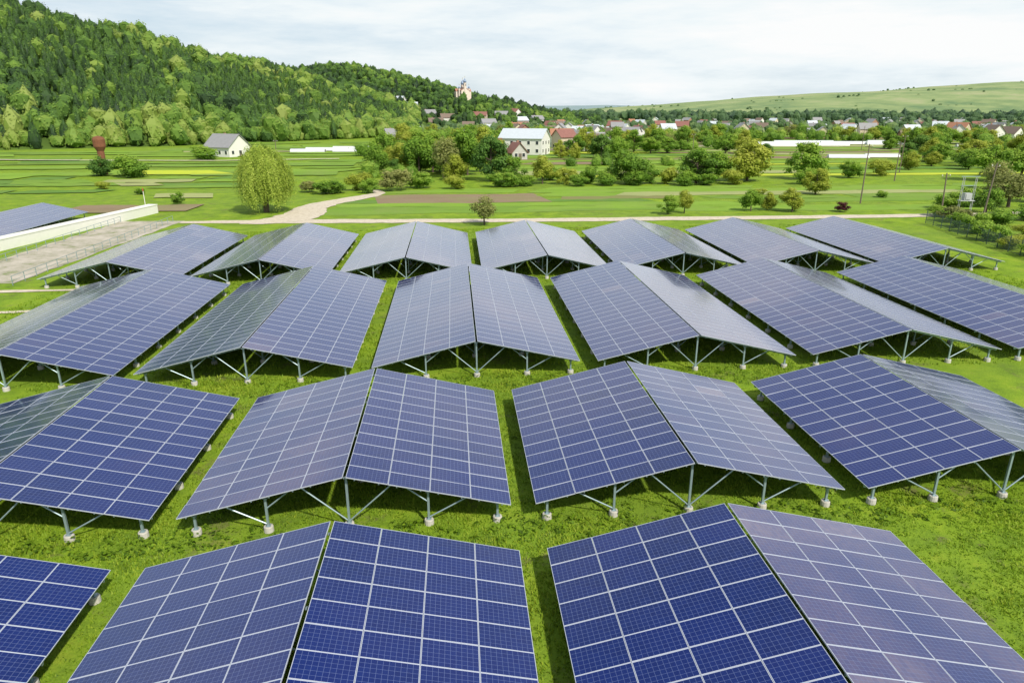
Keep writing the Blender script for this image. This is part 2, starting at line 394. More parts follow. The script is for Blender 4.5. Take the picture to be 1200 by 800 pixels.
strips(118,210,110,150,5,10,[3,2,5,1,0])
strips(20,230,176,300,6,16,[0,1,3,4,3,2,5,6,0])
strips(60,330,302,430,12,24,[0,1,4,3,2,5])
field(-66,119,21,9,5); strips(-100,-46,131,180,5,11,[4,1,0,3,4,0])
strips(-150,-101,120,180,5,11,[4,1,0,2])
strips(-240,-30,186,236,6,13,[4,1,0,0,4,0]); field(-82,190,24,14,6)
strips(-200,-20,252,300,9,16,[0,0,1,4,3]); strips(-120,-40,305,375,14,22,[0,4,0])
strips(20,600,432,900,30,60,[0,1,3,4,1]); strips(-20,900,900,1400,60,110,[1,4,3,1])
zl=.03+.0013*(ZC[0]+4)
ribbon("dirt_road",[(8,300,4),(60,330,4),(150,350,4),(300,380,4)],M_gravel,"narrow village lane between fields","road",zl)
ribbon("dirt_road",[(-60,245,2.5),(-100,235,2.5),(-160,238,2.5),(-260,250,2.5)],M_gravel,"narrow lane leading to the farm house","road",zl)

# ------------------------------------------------------------ vegetation templates
def ico(sub):
    bm=bmesh.new(); bmesh.ops.create_icosphere(bm,subdivisions=sub,radius=1)
    V=np.array([v.co[:] for v in bm.verts]); F=np.array([[v.index for v in f.verts] for f in bm.faces]); bm.free(); return V,F
I1=ico(1); I2=ico(2)
def rnd_dir(n):
    d=rng.normal(size=(n,3)); return d/np.linalg.norm(d,axis=1,keepdims=True)
def leaves(mb,C,Nn,size,tint,asp=.7):
    n=len(C); r=rnd_dir(n); t1=np.cross(Nn,r); t1/=np.linalg.norm(t1,axis=1,keepdims=True)+1e-9
    t2=np.cross(Nn,t1); s=np.broadcast_to(size,(n,))[:,None]
    V=np.stack([C-t1*s-t2*s*asp,C+t1*s-t2*s*asp*.6,C+t1*s*.8+t2*s*asp,C-t1*s*.7+t2*s*asp*.8],1).reshape(-1,3)
    mb.add(V,np.arange(4*n).reshape(n,4),tint)
def crown(nc=26,npl=130,cz=.6,rx=.5,rz=.42,cr=(.10,.18),ls=.024,mat=M_leaf,fill=True,shape=0):
    mb=MB(); ax=random.uniform(.8,1); off=[random.uniform(-.1,.1) for _ in range(2)]
    for i in range(nc):
        d=rnd_dir(1)[0]; k=random.uniform(.3,1.15)**.6; r=random.uniform(*cr)
        c=np.array([d[0]*(rx-r)*k*ax,d[1]*(rx-r)*k,d[2]*(rz-r)*k])
        f=1-(.6 if shape==1 else .25)*max(0,c[2]/rz); c[0]*=f;c[1]*=f
        c[0]+=off[0]*c[2]/rz*2; c[2]+=cz
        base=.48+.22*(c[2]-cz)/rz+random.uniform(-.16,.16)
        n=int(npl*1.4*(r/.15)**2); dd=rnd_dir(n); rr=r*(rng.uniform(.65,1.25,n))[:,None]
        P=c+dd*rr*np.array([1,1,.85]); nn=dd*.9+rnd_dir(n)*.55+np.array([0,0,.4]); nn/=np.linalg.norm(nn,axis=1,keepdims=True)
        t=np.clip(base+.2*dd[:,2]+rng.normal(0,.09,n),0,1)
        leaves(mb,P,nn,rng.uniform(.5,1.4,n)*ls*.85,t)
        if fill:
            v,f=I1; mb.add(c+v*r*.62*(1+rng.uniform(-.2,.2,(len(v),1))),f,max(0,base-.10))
    return mb.mesh("crown",[mat])
def trunk(h=.55,r=.03):
    mb=MB(); mb.rod((0,0,-.01),(.01,0,h*.55),r,r*.7,8); mb.rod((.01,0,h*.55),(0,.01,h*1.3),r*.7,r*.25,6)
    for i in range(6):
        a=i*1.05+random.random()*.5; z=h*random.uniform(.45,.95); l=random.uniform(.18,.34)
        mb.rod((0,0,z),(l*math.cos(a),l*math.sin(a),z+random.uniform(.1,.28)),r*.4,r*.12,5)
    return mb.mesh("trunk",[M_bark],True)
TR=[trunk(),trunk(.5,.026),trunk(.6,.028)]
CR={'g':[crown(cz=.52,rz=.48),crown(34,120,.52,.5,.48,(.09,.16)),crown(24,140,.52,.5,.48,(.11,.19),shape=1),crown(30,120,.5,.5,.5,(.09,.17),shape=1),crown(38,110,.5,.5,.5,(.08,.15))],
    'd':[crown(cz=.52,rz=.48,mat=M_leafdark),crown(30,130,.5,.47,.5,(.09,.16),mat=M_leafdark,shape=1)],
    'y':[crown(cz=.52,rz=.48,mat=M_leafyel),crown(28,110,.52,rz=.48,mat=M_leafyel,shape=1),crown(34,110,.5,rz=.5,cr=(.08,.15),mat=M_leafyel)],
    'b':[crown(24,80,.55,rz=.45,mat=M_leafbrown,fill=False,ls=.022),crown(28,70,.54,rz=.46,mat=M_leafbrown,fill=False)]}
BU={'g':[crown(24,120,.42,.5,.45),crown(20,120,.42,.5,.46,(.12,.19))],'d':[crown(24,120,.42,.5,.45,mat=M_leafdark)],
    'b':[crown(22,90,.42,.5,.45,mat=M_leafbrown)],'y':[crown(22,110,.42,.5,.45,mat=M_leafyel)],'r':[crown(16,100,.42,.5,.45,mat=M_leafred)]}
TL={'g':"leafy green deciduous tree with uneven crown",'d':"dark green dense tree with uneven crown",'y':"yellow green spring tree with loose crown",'b':"sparse brownish tree just coming into leaf"}
BL={'g':"leafy green bush in the grass",'d':"dark green dense bush in the grass",'y':"yellow green bush in the grass",'b':"brownish green bush on a field edge",'r':"small dark red leaved bush by the road"}
placed=[]
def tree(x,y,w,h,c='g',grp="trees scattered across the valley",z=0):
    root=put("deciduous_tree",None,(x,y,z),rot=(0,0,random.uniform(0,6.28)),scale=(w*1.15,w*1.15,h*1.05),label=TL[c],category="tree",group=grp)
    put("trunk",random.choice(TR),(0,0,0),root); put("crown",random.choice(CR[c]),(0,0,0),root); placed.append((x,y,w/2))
def bush(x,y,w,h,c='g'):
    put("bush",random.choice(BU[c]),(x,y,0),rot=(0,0,random.uniform(0,6.28)),scale=(w*1.1,w*random.uniform(.8,1.2),h*1.1),label=BL[c],category="bush",group="bushes in the fields"); placed.append((x,y,w/2))
for a in [(-97,177,10,6.5,'g'),(-106,181,7,5.4,'d'),(-106.7,244,12,5.6,'g'),(-60,124,3,2.7,'g'),(-29.3,142,4.8,3.6,'g'),(-24.5,147,8,5.7,'b'),(-37,141,7.7,3.4,'g'),(-42,144,5,3,'b'),(-32.5,148,6,4.5,'y'),
          (12.3,160,6,4.5,'y'),(17.9,161,5.6,5,'g'),(31.6,162,7,5,'g'),(35.8,161,5.6,4.6,'y'),(55,115,3.1,1.9,'r'),(67,160,6,4.4,'g'),(9,170,9,4,'g'),(24,172,7,3.4,'g'),(44,158,6,3,'g'),
          (-20,152,7,4,'g'),(-12,150,6,3.5,'y'),(-48,146,5,2.6,'g'),(85,176,8,5,'g'),(96,182,8,5,'y'),(3,157,6,3,'g'),(21,158,6,3.5,'g'),(-2,154,7,4,'g'),(28,158,6,4,'g'),(39,157,6,4.2,'g'),(51,160,7,4,'y'),(15,156,5,3,'g'),
          (60.5,78,4,2.4,'g'),(61,83,3.5,2.1,'y'),(62,88,5,2.8,'g'),(64,94,5,3.2,'g'),(64.5,99,4,2.6,'g'),(67,104,5,3,'b'),(72,101,6,3,'g'),(70,92,5,2,'y'),(75,118,6,3.4,'g'),(81,122,6,4,'g'),(68,110,4,2.2,'g'),(80,106,5,3,'g'),(60,72,3.5,1.8,'g'),
          (-75,140,3,1.6,'g'),(-88,150,4,2,'y'),(72,135,3,1.6,'g'),(50,140,3,1.5,'y'),(-55,165,4,2,'g'),(64,148,3,1.8,'g')]: bush(*a)
for a in [(-38.5,214,9,10.5,'g'),(-24.7,186,9,10,'g'),(-17.3,177,9,10.4,'b'),(-11.7,184,9,12.8,'g'),(-5.1,168,10,11,'d'),(0.5,165,6,6,'g'),(7,161,6,6.5,'y'),(-30,192,8,8,'y'),(-14,170,7,6,'y'),
          (26.8,162,9,8.4,'g'),(42.7,162,10,8,'g'),(48.5,167,8,7,'g'),(56.5,168,12,9.4,'y'),(71.8,172,10,9,'g'),(61.2,140,5.5,5.3,'y'),
          (25.4,112,3.3,3.2,'g'),(28.4,113.5,3,3.8,'y'),(40.2,116,3.7,3.8,'g'),(43.4,117,3,3,'y'),(47,115.5,4.8,4,'y'),(-4.1,101.5,4.6,4.4,'b'),
          (115,168,10,8.6,'g'),(121,158,8,13,'y'),(87,121,9,6.5,'b'),(78.5,114,4.5,4.5,'g'),(113,200,6,5,'y'),(138,214,9,6,'g'),(128,176,10,9,'g'),(96,128,6,6,'g'),(150,190,10,9,'y'),(134,160,9,10,'g'),(104,150,7,6,'b')]: tree(*a)
# willow
mb=MB()
for i in range(720):
    a=random.uniform(0,6.283); k=math.sqrt(random.random()); lob=1+.09*math.sin(3*a+.5)+.08*math.sin(7*a+1)
    top=4.6+6.1*math.sqrt(max(0,1-.98*k*k))+random.uniform(-.6,.35)+.35*math.sin(4*a+k*5)
    R=4.3*k*lob*random.uniform(.9,1.06); out=.3+random.random()*.8
    zb=(.5+1.3*(1+math.sin(5*a+.7))*.5+random.uniform(-.2,1.6)) if k>.55 else random.uniform(1.5,6.5)
    zb=min(zb,top-1.2)
    n=max(8,int((top-zb)/.10)); t=np.linspace(0,1,n)[:,None]
    r=R+out*(1-np.exp(-3*t))-1.0*t**3; z=top-(top-zb)*t**1.3; sw=.16*np.sin(t*5+a*3)
    C=np.concatenate([np.cos(a+sw*.3)*r,np.sin(a+sw*.3)*r,z],1)+rng.normal(0,.11,(n,3))
    nn=rnd_dir(n)*.7+np.array([math.cos(a),math.sin(a),.7]); nn/=np.linalg.norm(nn,axis=1,keepdims=True)
    leaves(mb,C,nn,rng.uniform(.05,.12,n),np.clip(.48+.2*k+rng.normal(0,.12,n)+random.uniform(-.32,.25)-.12*t[:,0],0,1),.6)
wc=mb.mesh("crown",[M_willow])
mb=MB(); mb.rod((0,0,-.1),(0,.1,4.5),.5,.35,10)
for i in range(7):
    a=i*.9; mb.rod((0,.05,3.6+i*.15),(2.1*math.cos(a),2.1*math.sin(a),8.0),.2,.06,6)
root=put("willow_tree",None,(-40.8,114.5,0),label="big weeping willow with yellow green hanging branches",category="tree")
put("trunk",mb.mesh("trunk",[M_bark],True),(0,0,0),root); put("crown",wc,(0,0,0),root); placed.append((-40.5,114.5,5))

# ------------------------------------------------------------ houses
WALLS=[plain("render_white",(.72,.71,.68),.8,0,.08,.5),plain("render_cream",(.58,.50,.38),.8,0,.1,.5),plain("brick_wall",(.34,.19,.13),.85,0,.15,3),plain("render_grey",(.46,.45,.43),.8,0,.1,.5)]
ROOFS=[plain("roof_grey_sheet",(.27,.27,.28),.6,0,.2,1),plain("roof_red_tile",(.25,.11,.09),.7,0,.2,1),plain("roof_brown_tile",(.19,.14,.11),.7,0,.2,1),plain("roof_pale_sheet",(.52,.57,.62),.5,0,.1,1),plain("roof_orange_tile",(.36,.17,.10),.7,0,.2,1)]
WN=["white","cream","brick","grey"]; RN=["grey","dark red","brown","pale metal","orange"]
def gable_pts(w,l,h,rh):
    return [(-w/2,-l/2,0),(w/2,-l/2,0),(w/2,l/2,0),(-w/2,l/2,0),(-w/2,-l/2,h),(w/2,-l/2,h),(w/2,l/2,h),(-w/2,l/2,h),(0,-l/2,h+rh),(0,l/2,h+rh)]
def roof_mesh(w,l,h,rh,mat,ov=.5,th=.18):
    s=rh/(w/2); e=ov; mb=MB()
    for sg in (1,-1):
        x=w/2+e; z=h-e*s
        V=[(0,-l/2-e,h+rh),(0,l/2+e,h+rh),(sg*x,l/2+e,z),(sg*x,-l/2-e,z)]
        V+= [(a,b_,c+th) for a,b_,c in V]
        mb.add(V,[[0,1,2,3],[7,6,5,4],[0,3,7,4],[3,2,6,7],[2,1,5,6]])
    return mb.mesh("roof",[mat])
mb=MB(); mb.box((0,0,0),(1.2,.08,1.4),0); mb.box((0,-.05,0),(1.0,.04,1.2),1); WINM=mb.mesh("window",[M_white,M_window])
def house(x,y,w,l,h,rh,rot,wi,ri,z=0,win=0,chim=True,label=None,storeys=1,cat="house",name="village_house"):
    root=put(name,None,(x,y,z),rot=(0,0,rot),label=label or f"{WN[wi]} village house with {RN[ri]} gable roof",category=cat)
    if not label: root["group"]="houses of the village"
    mb=MB(); P=gable_pts(w,l,h,rh-.05); P=[(a,b_,c-1.5 if c==0 else c) for a,b_,c in P]
    mb.add(P,[[0,1,5,4],[1,2,6,5],[2,3,7,6],[3,0,4,7]]); mb.add([P[4],P[5],P[8]],[[0,1,2]]); mb.add([P[6],P[7],P[9]],[[0,1,2]])
    put("wall",mb.mesh("wall",[WALLS[wi]]),(0,0,0),root)
    rf=put("roof",roof_mesh(w,l,h,rh,ROOFS[ri]),(0,0,0),root)
    if chim:
        mb=MB(); mb.box((w*.18,l*.2,h+rh*.75+.5),(.7,.7,1.8)); put("chimney",mb.mesh("chimney",[WALLS[2]]),(0,0,0),rf)
    if win:
        for s in range(storeys):
            zz=1.6+s*2.9
            for side in (-1,1):
                k=max(2,int(w/3.2))
                for i in range(k): put("window",WINM,(-w/2+w*(i+.5)/k,side*(l/2+.03),zz),root,(0,0,0 if side<0 else math.pi))
                k=max(2,int(l/3.2))
                for i in range(k): put("window",WINM,(side*(w/2+.03),-l/2+l*(i+.5)/k,zz),root,(0,0,side*math.pi/2))
        mb=MB(); mb.box((0,0,1.05),(1.1,.1,2.1)); put("door",mb.mesh("door",[M_wood]),(w*.02,-l/2-.05,0),root)
    placed.append((x,y,max(w,l)/2+1)); return root
house(-106,264,10,13,3.6,4.2,math.radians(62),0,0,0,1,True,"white farm house with steep grey roof at the forest edge")
house(5.0,276,11,17,6.2,3.2,math.radians(70),0,3,0,1,False,"big white hall with pale metal roof among trees",2)
house(1.5,246,5.5,7,2.6,3.0,math.radians(20),3,1,0,1,True,"small grey house with steep dark red roof behind trees")
house(-8,262,6,8,3.2,3.2,math.radians(80),0,1,0,1,True,"small white house with dark red roof")
house(262,420,9,11,5.5,4.0,math.radians(30),1,4,0,1,True,"tall cream house with orange roof",2)
house(240,395,7,9,3.6,3.4,math.radians(60),2,2,0,1,True,"brick house with brown roof beside orchard trees")
house(280,400,7,10,4.2,3.4,math.radians(15),0,2,0,1,True,"white house with brown tile roof")
house(-50,320,8,9,3,3,math.radians(25),1,2,0,1,True,"cream cottage with brown roof at the wood")
def clear(x,y,r): return all((x-a)**2+(y-b_)**2>(r+q)**2 for a,b_,q in placed)
def scatter_houses(n,ux,yr,win=0):
    k=0;tries=0
    while k<n and tries<n*40:
        tries+=1
        y=1/random.uniform(1/yr[1],1/yr[0]); u=random.uniform(*ux); x=(u-600)/800*(.9475*y+5)
        w=random.uniform(6,8.5);l=random.uniform(8,11)
        if not clear(x,y,l/2+random.uniform(1,7)): continue
        house(x,y,w,l,random.choice([2.8,3.2,5.4]),random.uniform(2.2,3.6),random.uniform(0,3.14),random.choices([0,1,2,3],[6,3,1,2])[0],random.choices([0,1,2,3,4],[6,1.3,3,5,.5])[0],win=win,chim=random.random()<.5); k+=1
scatter_houses(10,(640,740),(300,380),1); scatter_houses(8,(1060,1230),(370,430),1)
scatter_houses(36,(600,770),(380,700)); scatter_houses(66,(770,1230),(450,1000)); scatter_houses(12,(1080,1260),(390,520)); scatter_houses(34,(640,1200),(640,1050)); scatter_houses(8,(440,590),(380,560))
for (u,t,wi,ri) in [(.60,.30,0,3),(.57,.36,0,3),(.64,.22,0,0),(.50,.34,0,3),(.68,.18,0,2),(.74,.25,1,1),(.78,.3,0,0),(.80,.42,0,1),(.76,.12,0,0),(.66,.10,1,2),(.82,.2,0,3),(.85,.3,0,0)]:
    P=HB.at(u,t); house(float(P[0]),float(P[1]),8,12,3.4,3.0,random.uniform(.8,2.2),wi,ri,float(P[2])+.5)

# church
P=HB.at(.694,.70); cx,cy,cz=[float(v) for v in P]
root=put("church",None,(cx,cy,cz+1.8),rot=(0,0,.35),scale=(.74,.74,.74),label="pale pink walled village church with small blue domes",category="church")
M_pink=plain("church_wall",(.74,.63,.55),.8,0,.08,.4); M_blue=plain("dome_blue",(.20,.27,.40),.35,.2,.1,1); M_gold=plain("gold_cross",(.7,.5,.12),.3,.8,.05,1)
mb=MB(); P=gable_pts(11,22,9,4); P=[(a,b_,c-5 if c==0 else c) for a,b_,c in P]
mb.add(P,[[0,1,5,4],[1,2,6,5],[2,3,7,6],[3,0,4,7]]); mb.add([P[4],P[5],P[8]],[[0,1,2]]); mb.add([P[6],P[7],P[9]],[[0,1,2]])
put("nave",mb.mesh("nave",[M_pink]),(0,0,0),root)
M_croof=plain("church_roof",(.40,.20,.13),.6,0,.1,1)
put("roof",roof_mesh(11,22,9,4,M_croof,.4),(0,0,0),root)
mb=MB(); mb.box((0,0,1.5),(22,9,13)); tp=put("transept",mb.mesh("transept",[M_pink]),(0,1,0),root)
put("roof",roof_mesh(9,22,8,3.4,M_croof,.3),(0,1,0.15),root,(0,0,math.pi/2))
def tower(x,y,z0,z1,r):
    mb=MB(); mb.lathe([(r,z0-4),(r,z1),(r*1.12,z1+.1),(r*1.12,z1+.5),(0,z1+.5)],8)
    t=put("tower",mb.mesh("tower",[M_pink]),(x,y,0),root)
    for i in range(4):
        a=i*math.pi/2+.39; mb=MB(); mb.box((0,0,0),(r*.45,.12,2.2)); put("window",mb.mesh("window",[M_window]),(math.cos(a)*r*.97,math.sin(a)*r*.97,z1-2.4),t,(0,0,a+math.pi/2))
    mb=MB(); mb.lathe([(r*.7,z1+.5),(r*1.0,z1+1.2*r*.6),(r*1.05,z1+1.1*r),(r*.8,z1+1.7*r),(r*.35,z1+2.3*r),(r*.12,z1+2.9*r),(0,z1+3.2*r)],12)
    dm=put("dome",mb.mesh("dome",[M_blue],True),(x,y,0),root)
    mb=MB(); h=z1+3.1*r; mb.box((0,0,h+1),(.22,.22,2.4)); mb.box((0,0,h+1.3),(1.2,.2,.22)); put("cross",mb.mesh("cross",[M_gold]),(0,0,0),dm)
tower(0,1,11,16,2.6); tower(0,-10,0,18.5,2.2); tower(7,-6,6,11,1.5); tower(-7,-6,6,11,1.5)
placed.append((cx,cy,10))

root=put("water_tower",None,(-107,184,0),label="rusty brown cylindrical water tower beside bushes",category="water tower")
mb=MB(); mb.lathe([(.85,0),(.85,6.1),(.9,6.2)],14); put("column",mb.mesh("column",[M_rust]),(0,0,0),root)
mb=MB(); mb.lathe([(.9,6.2),(1.45,7.2),(1.5,9.0),(1.2,9.6),(.3,9.85),(0,9.85)],16); put("tank",mb.mesh("tank",[M_rust]),(0,0,0),root)
def tunnel(x,y,w,l,h,rot):
    mb=MB(); k=9
    V=[(w/2*math.cos(math.pi*i/k),s*l/2,h*math.sin(math.pi*i/k)) for s in (-1,1) for i in range(k+1)]
    mb.add(V,[[i,i+1,i+k+2,i+k+1] for i in range(k)]); mb.add(V[:k+1],[list(range(k+1))]); mb.add(V[k+1:],[list(range(k+1))[::-1]])
    rt=put("greenhouse_tunnel",None,(x,y,.13),rot=(0,0,rot),label="long low pale plastic greenhouse tunnel in a field",category="greenhouse",group="greenhouse tunnels")
    put("plastic_cover",mb.mesh("plastic_cover",[M_plastic],True),(0,0,0),rt)
    mb=MB(); mb.box((0,-l/2-.04,h*.4),(1.2,.06,h*.8)); put("door",mb.mesh("door",[M_wood]),(0,0,0),rt)
for (x,y,l) in [(-83,288,14),(-66,291,15),(-78,299,18),(-57,302,12),(-70,309,16)]: tunnel(x,y,2.6,l,1.3,1.55+random.uniform(-.06,.06))
TUN=[(124,338,22),(150,342,24),(136,352,28),(166,356,22),(150,366,30),(186,352,20),(196,368,24)]
for (x,y,l) in TUN: tunnel(x,y,3.2,l,1.5,1.5+random.uniform(-.05,.05))
for (x,y,l) in [(44,330,16),(64,338,14),(120,252,14),(134,256,12),(215,330,16)]: tunnel(x,y,2.6,l,1.2,1.5)

root=put("boundary_wall",None,(0,0,0),label="long thick white boundary wall with coping beside solar arrays",category="wall")
p0=Vector((-62.8,76,0));p1=Vector((-59.3,114,0)); L=(p1-p0).length; an=math.atan2(p1.y-p0.y,p1.x-p0.x)
root.location=(p0.x,p0.y,0); root.rotation_euler=(0,0,an)
mb=MB(); mb.box((L/2,0,.65),(L,1.5,1.3)); put("wall",mb.mesh("wall",[M_white]),(0,0,0),root)
mb=MB(); mb.box((L/2,0,1.36),(L+.1,1.62,.12)); put("coping",mb.mesh("coping",[M_white]),(0,0,0),root)
def railing(a,lab):
    x0,y0=g2w(a,68); root=put("steel_railing",None,(x0,y0,0),rot=(0,0,TH+math.pi/2),label=lab,category="railing")
    mb=MB(); mb.box((0,0,.45),(.05,.05,.9)); pm=mb.mesh("post",[M_steel])
    for i in range(21): put("post",pm,(i*2,0,0),root)
    mb=MB(); mb.box((20,0,.92),(40.1,.05,.04)); mb.box((20,0,.5),(40.1,.03,.03)); put("rail",mb.mesh("rail",[M_steel]),(0,0,0),root)
railing(-42.8,"low galvanised railing along the concrete pavement"); railing(-50.4,"low galvanised railing near the white wall")
root=put("marker_post",None,(-63.2,119,0),label="thin white post with red cap beside the wall",category="post")
mb=MB(); mb.rod((0,0,0),(0,0,3.0),.06,.05,8); put("post",mb.mesh("post",[M_white]),(0,0,0),root)
mb=MB(); mb.rod((0,0,3.0),(0,0,3.5),.08,.06,8); put("cap",mb.mesh("cap",[plain("red_paint",(.5,.05,.04),.5)]),(0,0,0),root)
M_fence=plain("fence_green",(.05,.09,.07),.6,.2,.2,2)
q0=Vector((57.4,64,0));q1=Vector((62.2,103,0)); L=(q1-q0).length
root=put("mesh_fence",None,q0,rot=(0,0,math.atan2(q1.y-q0.y,q1.x-q0.x)),label="dark green wire mesh fence overgrown with bushes",category="fence")
mb=MB(); mb.box((0,0,.95),(.08,.08,1.9)); pm=mb.mesh("post",[M_fence])
for i in range(17): put("post",pm,(i*L/16,0,0),root)
mb=MB()
for i in range(int(L/.15)): mb.box((i*.15,0,.9),(.016,.016,1.6))
for z in (.12,.45,.8,1.15,1.5,1.7): mb.box((L/2,0,z),(L,.03,.03))
put("wire_mesh",mb.mesh("wire_mesh",[M_fence]),(0,0,0),root)
def power_pole(x,y,h,lean=0,lab="wooden power pole with crossarm in the fields"):
    root=put("power_pole",None,(x,y,0),rot=(0,lean,random.uniform(-.3,.3)),label=lab,category="power pole",group="power poles in the fields")
    mb=MB(); mb.rod((0,0,-.2),(0,0,h),.14,.09,8); put("pole",mb.mesh("pole",[M_wood]),(0,0,0),root)
    mb=MB(); mb.box((0,.1,h-.5),(1.4,.08,.08)); ca=put("crossarm",mb.mesh("crossarm",[M_wood]),(0,0,0),root)
    mb=MB(); mb.lathe([(.05,0),(.07,.08),(.04,.16),(.06,.2),(0,.22)],8); im=mb.mesh("insulator",[M_white])
    for xx in (-.6,0,.6): put("insulator",im,(xx,.1,h-.45),ca)
for a in [(63.5,126,10.5,0),(68.5,100,9,.06),(70.5,113,6.5,-.05),(105,190,10,0),(148,300,10,0),(30,260,9,0),(92,168,9,0),(170,230,10,0),(-70,210,8,0),(205,280,10,0),(60,235,9,0)]: power_pole(*a)
root=put("transformer_station",None,(73.5,112,0),label="grey electrical transformer mounted between two lattice posts",category="transformer")
M_gp=plain("grey_paint",(.42,.44,.45),.6)
for sx in (-1.0,1.0):
    mb=MB()
    for dx in (-.17,.17): mb.box((sx+dx*.8,0,3.0),(.045,.06,6.0))
    for i in range(10): mb.rod((sx-.13*(-1)**i,0,.2+i*.57),(sx+.13*(-1)**i,0,.77+i*.57),.018,k=5)
    put("post",mb.mesh("post",[M_gp]),(0,0,0),root)
mb=MB(); mb.box((0,0,6.05),(3.0,.1,.1)); mb.box((0,.15,4.6),(2.4,.1,.1)); put("crossarm",mb.mesh("crossarm",[M_steel]),(0,0,0),root)
mb=MB(); mb.box((0,0,2.9),(1.1,.8,1.1)); mb.box((0,0,2.25),(2.3,1.0,.1)); mb.box((0,-.45,2.9),(.8,.08,.8)); put("transformer_tank",mb.mesh("transformer_tank",[M_gp]),(0,0,0),root)
# ------------------------------------------------------------ village trees
regions=[((440,600),(182,300),42),((470,600),(250,420),30),((640,900),(240,420),48),((880,1240),(300,460),50),((1060,1240),(195,330),26)]
for ur,yr,n in regions:
    k=tries=0
    while k<n and tries<4000:
        tries+=1; y=1/random.uniform(1/yr[1],1/yr[0]); u=random.uniform(*ur); x=(u-600)/800*(.9475*y+5)
        w=random.uniform(5,10.5) if y>225 else random.uniform(4,8.5)
        if not clear(x,y,w*.12) or (590<u<652 and y<275) or (880<u<1010 and 270<y<370): continue
        q=math.sin(x*.06+1)*math.cos(y*.05)+random.gauss(0,.3)
        if q<.0: continue
        tree(x,y,w,w*random.uniform(.8,1.2)*(1 if u<760 else .85),random.choices('gdyb',[6,.9,4,1.0])[0],"trees around the village"); k+=1

def small_crown(kind,nleaf=170):
    v,f=I2 if kind=='con' else I1
    con=kind=='con'
    V=v.copy()
    if con:
        hh=np.hypot(v[:,0],v[:,1]); r=np.clip((1.15-v[:,2])/2.0,.15,1)**.65*np.clip((v[:,2]+1.25)*1.6,0,1); g=r/np.maximum(hh,.15)*np.clip(hh*1.3,0,1)
        V[:,0]*=g; V[:,1]*=g
        V=V*np.array([.34,.34,.42])*(1+rng.uniform(-.18,.18,(len(v),1)))+np.array([0,0,.5])
    else:
        d=1+.15*np.sin(v[:,0]*5+random.random()*6)+rng.uniform(-.15,.15,len(v))
        V=v*d[:,None]*np.array([.41,.41,.42])+np.array([0,0,.54])
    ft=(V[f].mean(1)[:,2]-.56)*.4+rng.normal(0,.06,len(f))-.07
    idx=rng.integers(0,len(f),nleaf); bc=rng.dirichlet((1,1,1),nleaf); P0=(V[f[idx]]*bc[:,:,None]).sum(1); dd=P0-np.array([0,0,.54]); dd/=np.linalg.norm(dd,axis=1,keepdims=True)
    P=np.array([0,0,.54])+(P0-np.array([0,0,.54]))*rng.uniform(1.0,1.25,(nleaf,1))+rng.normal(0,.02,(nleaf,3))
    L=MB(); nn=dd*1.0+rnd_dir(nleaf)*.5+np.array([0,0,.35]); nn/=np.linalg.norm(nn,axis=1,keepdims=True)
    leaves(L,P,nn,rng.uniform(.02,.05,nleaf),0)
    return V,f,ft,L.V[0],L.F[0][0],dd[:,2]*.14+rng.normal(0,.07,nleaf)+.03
DEC=[small_crown('d') for _ in range(8)]; CON=[small_crown('con',120) for _ in range(3)]
FINE=[small_crown('d',420) for _ in range(6)]
for t in range(6):
    V_,F_,ft_,LV_,LF_,lt_=FINE[t]; c_=LV_.reshape(-1,4,3); m_=c_.mean(1,keepdims=True); FINE[t]=((V_-[0,0,.54])*.9+[0,0,.54],F_,ft_-.02,(m_+(c_-m_)*.8+(m_-[0,0,.54])*rng.uniform(-.08,.12,(len(c_),1,1))).reshape(-1,3),LF_,lt_)
def wood(name,items,mat,label,fine=False):
    mb=MB(); items=np.array(items,float)
    D=FINE if fine else DEC
    typ=np.where(items[:,6]>.5,rng.integers(0,3,len(items))+10,rng.integers(0,len(D),len(items)))
    for t in np.unique(typ):
        it=items[typ==t]; V,F,ft,LV,LF,lt=(CON[t-10] if t>=10 else D[t])
        a=rng.uniform(0,6.283,len(it)); ca,sa=np.cos(a)[:,None],np.sin(a)[:,None]
        for vv,ff,tt in ((V,F,ft),(LV,LF,lt)):
            X=(vv[None,:,0]*ca-vv[None,:,1]*sa)*it[:,3:4]+it[:,0:1]; Y=(vv[None,:,0]*sa+vv[None,:,1]*ca)*it[:,3:4]+it[:,1:2]; Z=vv[None,:,2]*it[:,4:5]+it[:,2:3]
            W=np.stack([X,Y,Z],-1).reshape(-1,3)
            FF=(ff[None]+(np.arange(len(it))*len(vv))[:,None,None]).reshape(-1,ff.shape[1])
            mb.add(W,FF,np.clip((it[:,5:6]+tt[None]).ravel(),0,1))
    return put(name,mb.mesh(name,[mat]),kind="stuff",label=label,category="forest")
def nz(x,y,f): return math.sin(x*f+1)*math.cos(y*f*1.2+2)+.5*math.sin(x*f*2.3+y*f*1.7)
items=[]
for i in range(8600):
    s=random.uniform(.12,.93); t=random.uniform(.01,1.10)
    x,y,z=[float(v) for v in HA.at(s,t)]
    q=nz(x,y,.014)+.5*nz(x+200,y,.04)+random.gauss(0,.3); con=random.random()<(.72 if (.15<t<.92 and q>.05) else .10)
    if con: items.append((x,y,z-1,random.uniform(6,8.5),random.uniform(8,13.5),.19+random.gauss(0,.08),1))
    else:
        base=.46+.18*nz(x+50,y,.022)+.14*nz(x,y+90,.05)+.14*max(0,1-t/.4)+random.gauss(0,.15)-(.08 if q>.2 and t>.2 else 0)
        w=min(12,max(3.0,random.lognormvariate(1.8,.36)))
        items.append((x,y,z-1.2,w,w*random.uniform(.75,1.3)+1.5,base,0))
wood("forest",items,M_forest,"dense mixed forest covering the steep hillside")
items=[]
